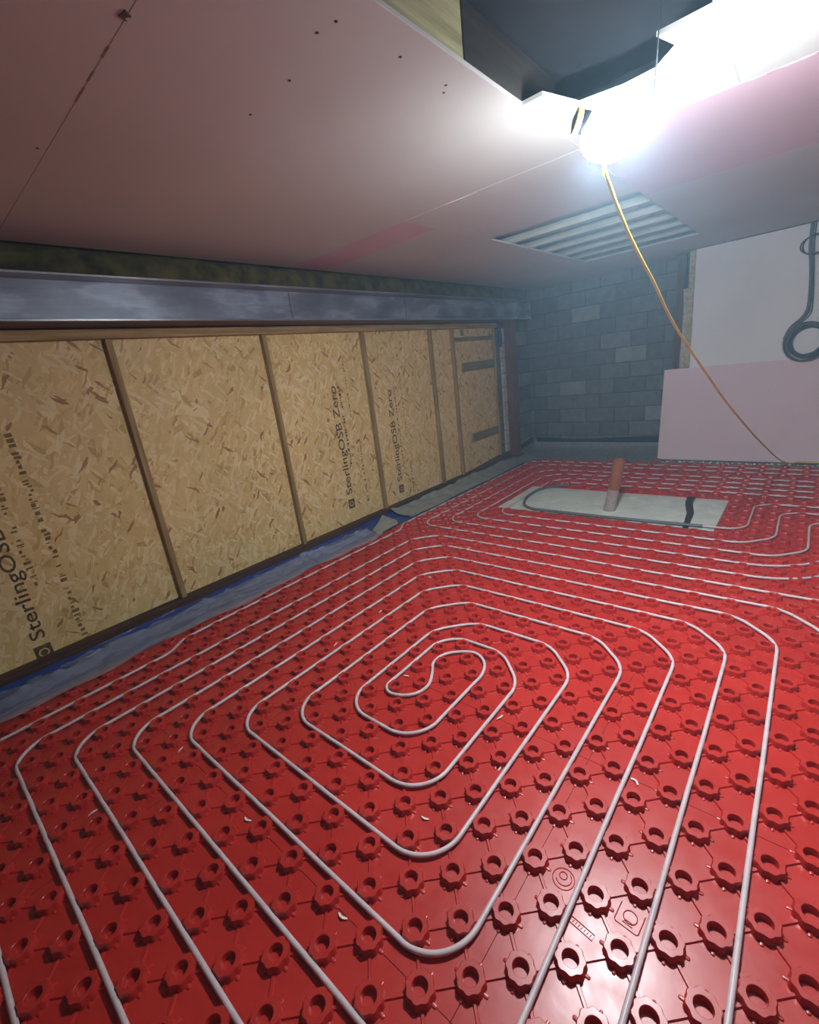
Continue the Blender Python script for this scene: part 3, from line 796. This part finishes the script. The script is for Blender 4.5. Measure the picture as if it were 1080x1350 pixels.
for k, (x, y, lab) in enumerate(((-1.821, 4.84, 'white paper scrap left of the drain pipe, the farther one'), (-1.637, 4.82, 'white paper scrap on membrane close to the foot of the drain'), (-1.357, 5.16, 'largest white paper scrap, behind and right of the drain pipe'))):
    r = 0.028 + 0.016 * (k == 2); rnd = random.Random(40 + k)
    solo('paper_scrap', MB().prism([(x + r * rnd.uniform(.7, 1.2) * math.cos(2 * math.pi * i / 9), y + r * rnd.uniform(.7, 1.2) * math.sin(2 * math.pi * i / 9)) for i in range(9)], 0.002, 0.006), M['shaving'], lab, 'paper scrap', group='white scraps on the bare membrane')

# ------------------------------------------------------------------ polythene along the walls
def sheet(ys, prof, seed, amp=0.016, slope=None):
    """prof: list of (x,z); swept along y with crumples"""
    rnd = random.Random(seed); mb = MB(); n = len(prof)
    ph = [rnd.uniform(0, 6) for _ in range(8)]
    for y in ys:
        for k, (x, z) in enumerate(prof):
            e = 1.0 if 0 < k else 0.6
            dx = amp * e * (math.sin(y * 4.1 + ph[0] + k) + 0.7 * math.sin(y * 9.7 + ph[1] + 2 * k) + 0.5 * math.sin(y * 21 + ph[2] + k))
            dz = amp * 0.55 * (k > 0) * (math.sin(y * 7.3 + ph[3] + k * 1.7) + 0.8 * math.sin(y * 17 + ph[4] + k * 2.3) + 0.5 * math.sin(y * 31 + ph[5]))
            mb.v.append((x + dx, y, max(z + dz, 0.002 if x < FX0 else 0.003)))
    for i in range(len(ys) - 1):
        for k in range(n - 1):
            a = i * n + k; mb.f.append((a, a + n, a + n + 1, a + 1))
    return mb
fr = lambda a, b, n: [a + (b - a) * i / n for i in range(n + 1)]
solo('blue_membrane', sheet(fr(-1.7, 6.5, 120), [(-3.36, -0.004), (-3.46, 0.002), (-3.56, 0.004), (-3.66, 0.012), (-3.683, 0.035)], 2, 0.005), M['blue'], 'blue damp proof sheet lying along the foot of the strand board wall', 'membrane', smooth=80)
mb = MB(); ys = fr(-1.7, 3.16, 300); xs = [-3.25, -3.29, -3.33, -3.37, -3.41, -3.45, -3.49, -3.53, -3.57, -3.61, -3.65, -3.675]
for y in ys:
    e = 0.025 * math.sin(y * 5.1) + 0.015 * math.sin(y * 13 + 1)
    rc = -3.56 + 0.05 * math.sin(y * 2.3 + 1) + 0.02 * math.sin(y * 7.7); rh = 0.035 + 0.02 * math.sin(y * 3.1) + 0.012 * math.sin(y * 11)
    for k, x in enumerate(xs):
        xx_ = x + (e if k < 2 else e * 0.3)
        z = (0.031 if x > FX0 - 0.01 else 0.013) + rh * math.exp(-((x - rc) / 0.035) ** 2) + 0.006 * math.sin(y * 23 + x * 90) * (k > 1) + 0.005 * math.sin(y * 41 - x * 60) * (k > 1) + 0.004 * math.sin(y * 67 + k * 2.1) * (k > 1)
        mb.v.append((xx_, y, max(z, 0.004 if k > 3 else 0.030)))
n = len(xs)
for i in range(len(ys) - 1):
    for k in range(n - 1):
        a = i * n + k; mb.f.append((a, a + n, a + n + 1, a + 1))
solo('polythene_sheet', mb, M['poly'], 'crumpled clear polythene along the left wall, nearer length', 'plastic sheet', smooth=80)
solo('polythene_sheet', sheet(fr(3.72, 6.6, 90), [(-3.36, 0.012), (-3.44, 0.014), (-3.52, 0.018), (-3.60, 0.03), (-3.67, 0.06)], 5), M['polygrey'], 'grey polythene along the left wall, length reaching the red post', 'plastic sheet', smooth=80)
mb = MB().add([(-3.30, 3.10, 0.028), (-3.34, 3.45, 0.022), (-3.42, 3.52, 0.03), (-3.60, 3.48, 0.085), (-3.50, 3.30, 0.06), (-3.46, 3.16, 0.03), (-3.38, 3.30, 0.045)],
              [(0, 1, 6), (1, 2, 6), (2, 3, 6), (3, 4, 6), (4, 5, 6), (5, 0, 6)])
solo('torn_flap', mb, M['polygrey'], 'torn grey polythene flap folded over the exposed blue sheet', 'plastic sheet', smooth=60)
# far end sheet, turned up the block wall
mb = MB(); nx = 60; prof = [(6.72, 0.0), (6.90, 0.006), (7.2, 0.008), (7.5, 0.012), (7.66, 0.03), (7.725, 0.09), (7.735, 0.125)]
for i in range(nx + 1):
    x = -3.74 + (-1.53 + 3.74) * i / nx
    for k, (y, z) in enumerate(prof):
        mb.v.append((x, y + (0.008 * math.sin(x * 7 + k) if k < 5 else 0.003 * math.sin(x * 5)), max(-0.003, z + 0.008 * math.sin(x * 5.3 + k * 1.3) * (k > 1) + 0.005 * math.sin(x * 13 + k * 2) * (k > 1))))
n = len(prof)
for i in range(nx):
    for k in range(n - 1):
        a = i * n + k; mb.f.append((a, a + n, a + n + 1, a + 1))
solo('polythene_sheet', mb, M['polygrey'], 'grey polythene across the far end turned up the block wall', 'plastic sheet', smooth=80)
mb = MB().add([(-3.72, 6.55, 0.0), (-3.34, 6.55, 0.004), (-3.30, 6.9, 0.006), (-3.72, 7.65, 0.012), (-3.76, 7.1, 0.09)], [(0, 1, 2, 4), (2, 3, 4)])
solo('corner_sheet', mb, M['polygrey'], 'grey polythene piece folded into the corner by the red post', 'plastic sheet')
mb = MB(); n = 40
for i in range(n + 1):
    x = -3.70 + (2.4) * i / n; t = 0.04 + 0.02 * math.sin(x * 3 + 1)
    mb.v += [(x, 7.742, 0.10), (x, 7.728, 0.115), (x, 7.724, 0.14 + t), (x, 7.742, 0.145 + t)]
for i in range(n):
    for k in range(4): mb.f.append((i * 4 + k, i * 4 + 4 + k, i * 4 + 4 + (k + 1) % 4, i * 4 + (k + 1) % 4))
solo('black_membrane', mb, M['dpm'], 'black damp proof strip along the foot of the far block wall', 'membrane', smooth=40)
mb = MB(); 
for i in range(13):
    y = 6.98 + 0.76 * i / 12; t = 0.03 + 0.04 * (i / 12) ** 3
    mb.v += [(-3.795, y, 0.05 + .04 * i / 12), (-3.775, y, 0.055 + .04 * i / 12), (-3.77, y, 0.09 + .04 * i / 12 + t), (-3.795, y, 0.095 + .04 * i / 12 + t)]
for i in range(12):
    for k in range(4): mb.f.append((i * 4 + k, i * 4 + 4 + k, i * 4 + 4 + (k + 1) % 4, i * 4 + (k + 1) % 4))
solo('black_membrane', mb, M['dpm'], 'short black damp proof strip behind the red post', 'membrane', smooth=40)

# ------------------------------------------------------------------ leaning pink board
yb, yt, hb = 7.085, 7.183, 1.215
mb = MB().add([(-1.565, yb, 0.001), (0.84, yb, 0.001), (0.84, yb + 0.0125, 0.0), (-1.565, yb + 0.0125, 0.0), (-1.545, yt, hb), (0.86, yt, hb), (0.86, yt + 0.0125, hb), (-1.545, yt + 0.0125, hb)],
              [(0, 3, 2, 1), (4, 5, 6, 7), (0, 1, 5, 4), (1, 2, 6, 5), (2, 3, 7, 6), (3, 0, 4, 7)])
solo('pink_plasterboard', mb, M['pinkboard'], 'pink plasterboard sheet leaning on the white partition', 'plasterboard')
mb = MB(); rnd = random.Random(8)
for k in range(60):
    x = -1.5 + 2.3 * k / 60 + rnd.uniform(-.02, .02); y = 6.93 + rnd.uniform(-.03, .06); s = rnd.uniform(0.008, 0.025)
    mb.add([(x - s, y - s, 0), (x + s, y - s * .6, 0), (x + s * .8, y + s, 0), (x - s * .7, y + s * .9, 0), (x, y, s * 0.9)], [(0, 1, 4), (1, 2, 4), (2, 3, 4), (3, 0, 4)])
tag(link('rubble', mb.mesh('rubble', M['screed'])), 'grey dust and crumbs along the foot of the leaning pink board', 'rubble', kind='stuff')

# ------------------------------------------------------------------ cables on the white wall
cc = thing('cable_coil', 'hanging bundle of grey cables coiled against the white wall', 'cable', (-0.1, 7.17, 1.2))
rnd = random.Random(31)
for k in range(5):
    o = rnd.uniform(-.03, .03); m_ = 'cable_d' if k % 2 else 'cable_g'
    drop = [(-0.155 + o, 7.186 - .004 * k, 2.629), (-0.15 + o, 7.185 - .004 * k, 2.40), (-0.12 + o * .8, 7.183 - .005 * k, 2.1), (-0.10 + o, 7.183 - .004 * k, 1.8), (-0.12 + o * 1.5, 7.18 - .004 * k, 1.68), (-0.22 + o * 1.5, 7.18 - .005 * k, 1.57), (-0.28 + o, 7.175 - .005 * k, 1.45)]
    part('cable', MB().tube(smooth_path(drop, 5), 0.0055 if k % 2 else 0.0075, 8), M[m_], cc, smooth=60)
for k in range(10):
    r = 0.168 + rnd.uniform(-0.024, 0.034); cx, cz = -0.095 + rnd.uniform(-.014, .014), 1.405 + rnd.uniform(-.014, .014)
    pts = [(cx + r * math.cos(t) * 1.0, 7.178 - 0.005 * k + 0.006 * math.sin(2 * t + k), cz + r * math.sin(t) * 1.05) for t in [2 * math.pi * i / 36 for i in range(36)]]
    part('cable', MB().tube(pts, 0.009, 8, closed=True), M['cable_d' if k % 3 else 'cable_g'], cc, smooth=60)
for k in range(2):
    pts = [(-0.13 + (0.105 + .02 * k) * math.cos(t), 7.178 - 0.008 * k, 2.40 + 0.10 * math.sin(t) * (1 - .1 * k)) for t in [2 * math.pi * i / 30 for i in range(30)]]
    part('cable', MB().tube(pts, 0.007, 8, closed=True), M['cable_d'], cc, smooth=60)

# ------------------------------------------------------------------ site lamp on its yellow cable
ld = Vector((0.50, 0.68, 0.40)).normalized(); LC = LAMP_POS
lp = thing('site_lamp', 'glaring white site lamp hung below the open ceiling bay', 'lamp', tuple(LC))
prof = [(0.012, -0.142)] + [(0.098 * math.sin(math.pi * (k + 1) / 13) ** 0.62 * (1.06 - 0.16 * k / 11), -0.142 + 0.29 * (k + 1) / 13) for k in range(12)] + [(0.012, 0.148)]
whole = MB().lathe(prof, LC, ld, 32)
for nm, mt, keep in (('lens', 'glow', lambda z: z < LC.z - 0.010), ('diffuser', 'glow_soft', lambda z: z >= LC.z - 0.010)):
    sub = MB(); sub.v = list(whole.v)
    def rel(f):                                       # height of the face above the lamp's tilted axis
        c = sum((Vector(whole.v[i]) for i in f), Vector()) / len(f); return c.z - (c - LC).dot(ld) * ld.z
    sub.f = [f for f in whole.f if keep(rel(f))]
    used = sorted({i for f in sub.f for i in f}); mp_ = {v: k for k, v in enumerate(used)}
    sub.v = [whole.v[i] for i in used]; sub.f = [tuple(mp_[i] for i in f) for f in sub.f]
    part(nm, sub, M[mt], lp, smooth=60)
hd = Vector((-0.132, -0.101, 0.046)).normalized()
part('holder', MB().lathe([(0.030, 0.085), (0.034, 0.10), (0.034, 0.135), (0.028, 0.15), (0.012, 0.155)], LC, hd, 24), M['holder'], lp, smooth=40)
part('band', MB().lathe([(0.0345, 0.128), (0.0375, 0.130), (0.0375, 0.148), (0.0300, 0.150)], LC, hd, 24, False), M['amber'], lp, smooth=40)
tip = LC + ld * 0.147
part('hook', MB().tube(smooth_path([tuple(tip - ld * 0.02), tuple(tip + ld * 0.012), tuple(tip + ld * 0.022 + Vector((0, 0, 0.02))), (tip.x + 0.02, tip.y + 0.05, CZ + 0.21)], 4), 0.0025, 8), M['zinc'], lp, smooth=60)
cable = [tuple(LC + Vector((-0.02, -0.03, -0.07))), (-0.649, 1.977, 2.235), (-0.643, 2.034, 2.177), (-0.636, 2.095, 2.123), (-0.622, 2.22, 2.029), (-0.606, 2.369, 1.939), (-0.594, 2.478, 1.876), (-0.56, 2.781, 1.681), (-0.498, 3.343, 1.407), (-0.433, 3.924, 1.134), (-0.309, 5.041, 0.669), (-0.18, 6.5, 0.16), (-0.08, 6.93, 0.032), (0.02, 7.0, 0.034), (0.5, 6.96, 0.034), (1.9, 6.95, 0.034)]
solo('yellow_cable', MB().tube(smooth_path(cable, 5), 0.0066, 10), M['cable_y'], 'yellow power cable running from the lamp down to the far floor', 'cable', (-0.5, 4.5, 0.03), smooth=60)

# ------------------------------------------------------------------ shavings on the panels
def shaving(x, y, ang, L, label, seed):
    rnd = random.Random(seed); mb = MB(); n = 8; wd = 0.0035; cur = rnd.uniform(1.2, 2.6)
    top = []
    z0 = 0.0005
    for i in range(n + 1):
        t = i / n - 0.5; a = ang + cur * t
        px, py = x + L * t * math.cos(ang) - L * 0.35 * (t * t) * math.sin(ang) * cur, y + L * t * math.sin(ang) + L * 0.35 * (t * t) * math.cos(ang) * cur
        z = z0 + L * 0.55 * (0.25 - t * t) * rnd.uniform(0.8, 1.1) + 0.001
        nx_, ny_ = -math.sin(a) * wd, math.cos(a) * wd
        mb.v += [(px - nx_, py - ny_, z), (px + nx_, py + ny_, z), (px + nx_, py + ny_, z + 0.0025), (px - nx_, py - ny_, z + 0.0025)]
    for i in range(n):
        for k in range(4): mb.f.append((i * 4 + k, i * 4 + (k + 1) % 4, i * 4 + 4 + (k + 1) % 4, i * 4 + 4 + k))
    mb.f += [(3, 2, 1, 0), (n * 4, n * 4 + 1, n * 4 + 2, n * 4 + 3)]
    solo('plastic_shaving', mb, M['shaving'], label, 'shaving', group='white shavings on the red panels')
shv = [(-3.205, 0.179, 'nearest the polythene at the left picture edge'), (-2.154, 0.498, 'left of the spiral, between the first two left bends'), (-2.131, 0.112, 'in the lower left corner beside the outer bends'),
       (-1.528, 0.49, 'below the left of the spiral, alone between two straight pipes'), (-0.956, 0.491, 'lowest one, at the bottom of the picture'), (-0.943, 0.903, 'inside the lowest round bend of the spiral'),
       (-0.96, 1.511, 'right of the innermost ring of the spiral'), (-1.557, 1.507, 'in the very middle of the spiral'), (-2.162, 1.512, 'against a straight pipe left of the spiral centre'),
       (-2.188, 1.962, 'just above the left shoulder of the spiral'), (-2.204, 2.567, 'near the top bends of the spiral'), (-0.359, 1.499, 'right of the spiral between two straight pipes'),
       (-0.973, 1.79, 'beside the upper right bend of the inner rings'), (-2.247, 3.209, 'between the spiral top and the bare rectangle'), (-1.002, 2.969, 'on the right half behind the spiral, by a long straight pipe'),
       (-0.822, 1.266, 'on the right flank of the inner rings')]
for k, (x, y, l) in enumerate(shv):
    shaving(x, y, random.uniform(0, 3.1), random.uniform(0.028, 0.042), 'small curled white shaving ' + l, 100 + k)
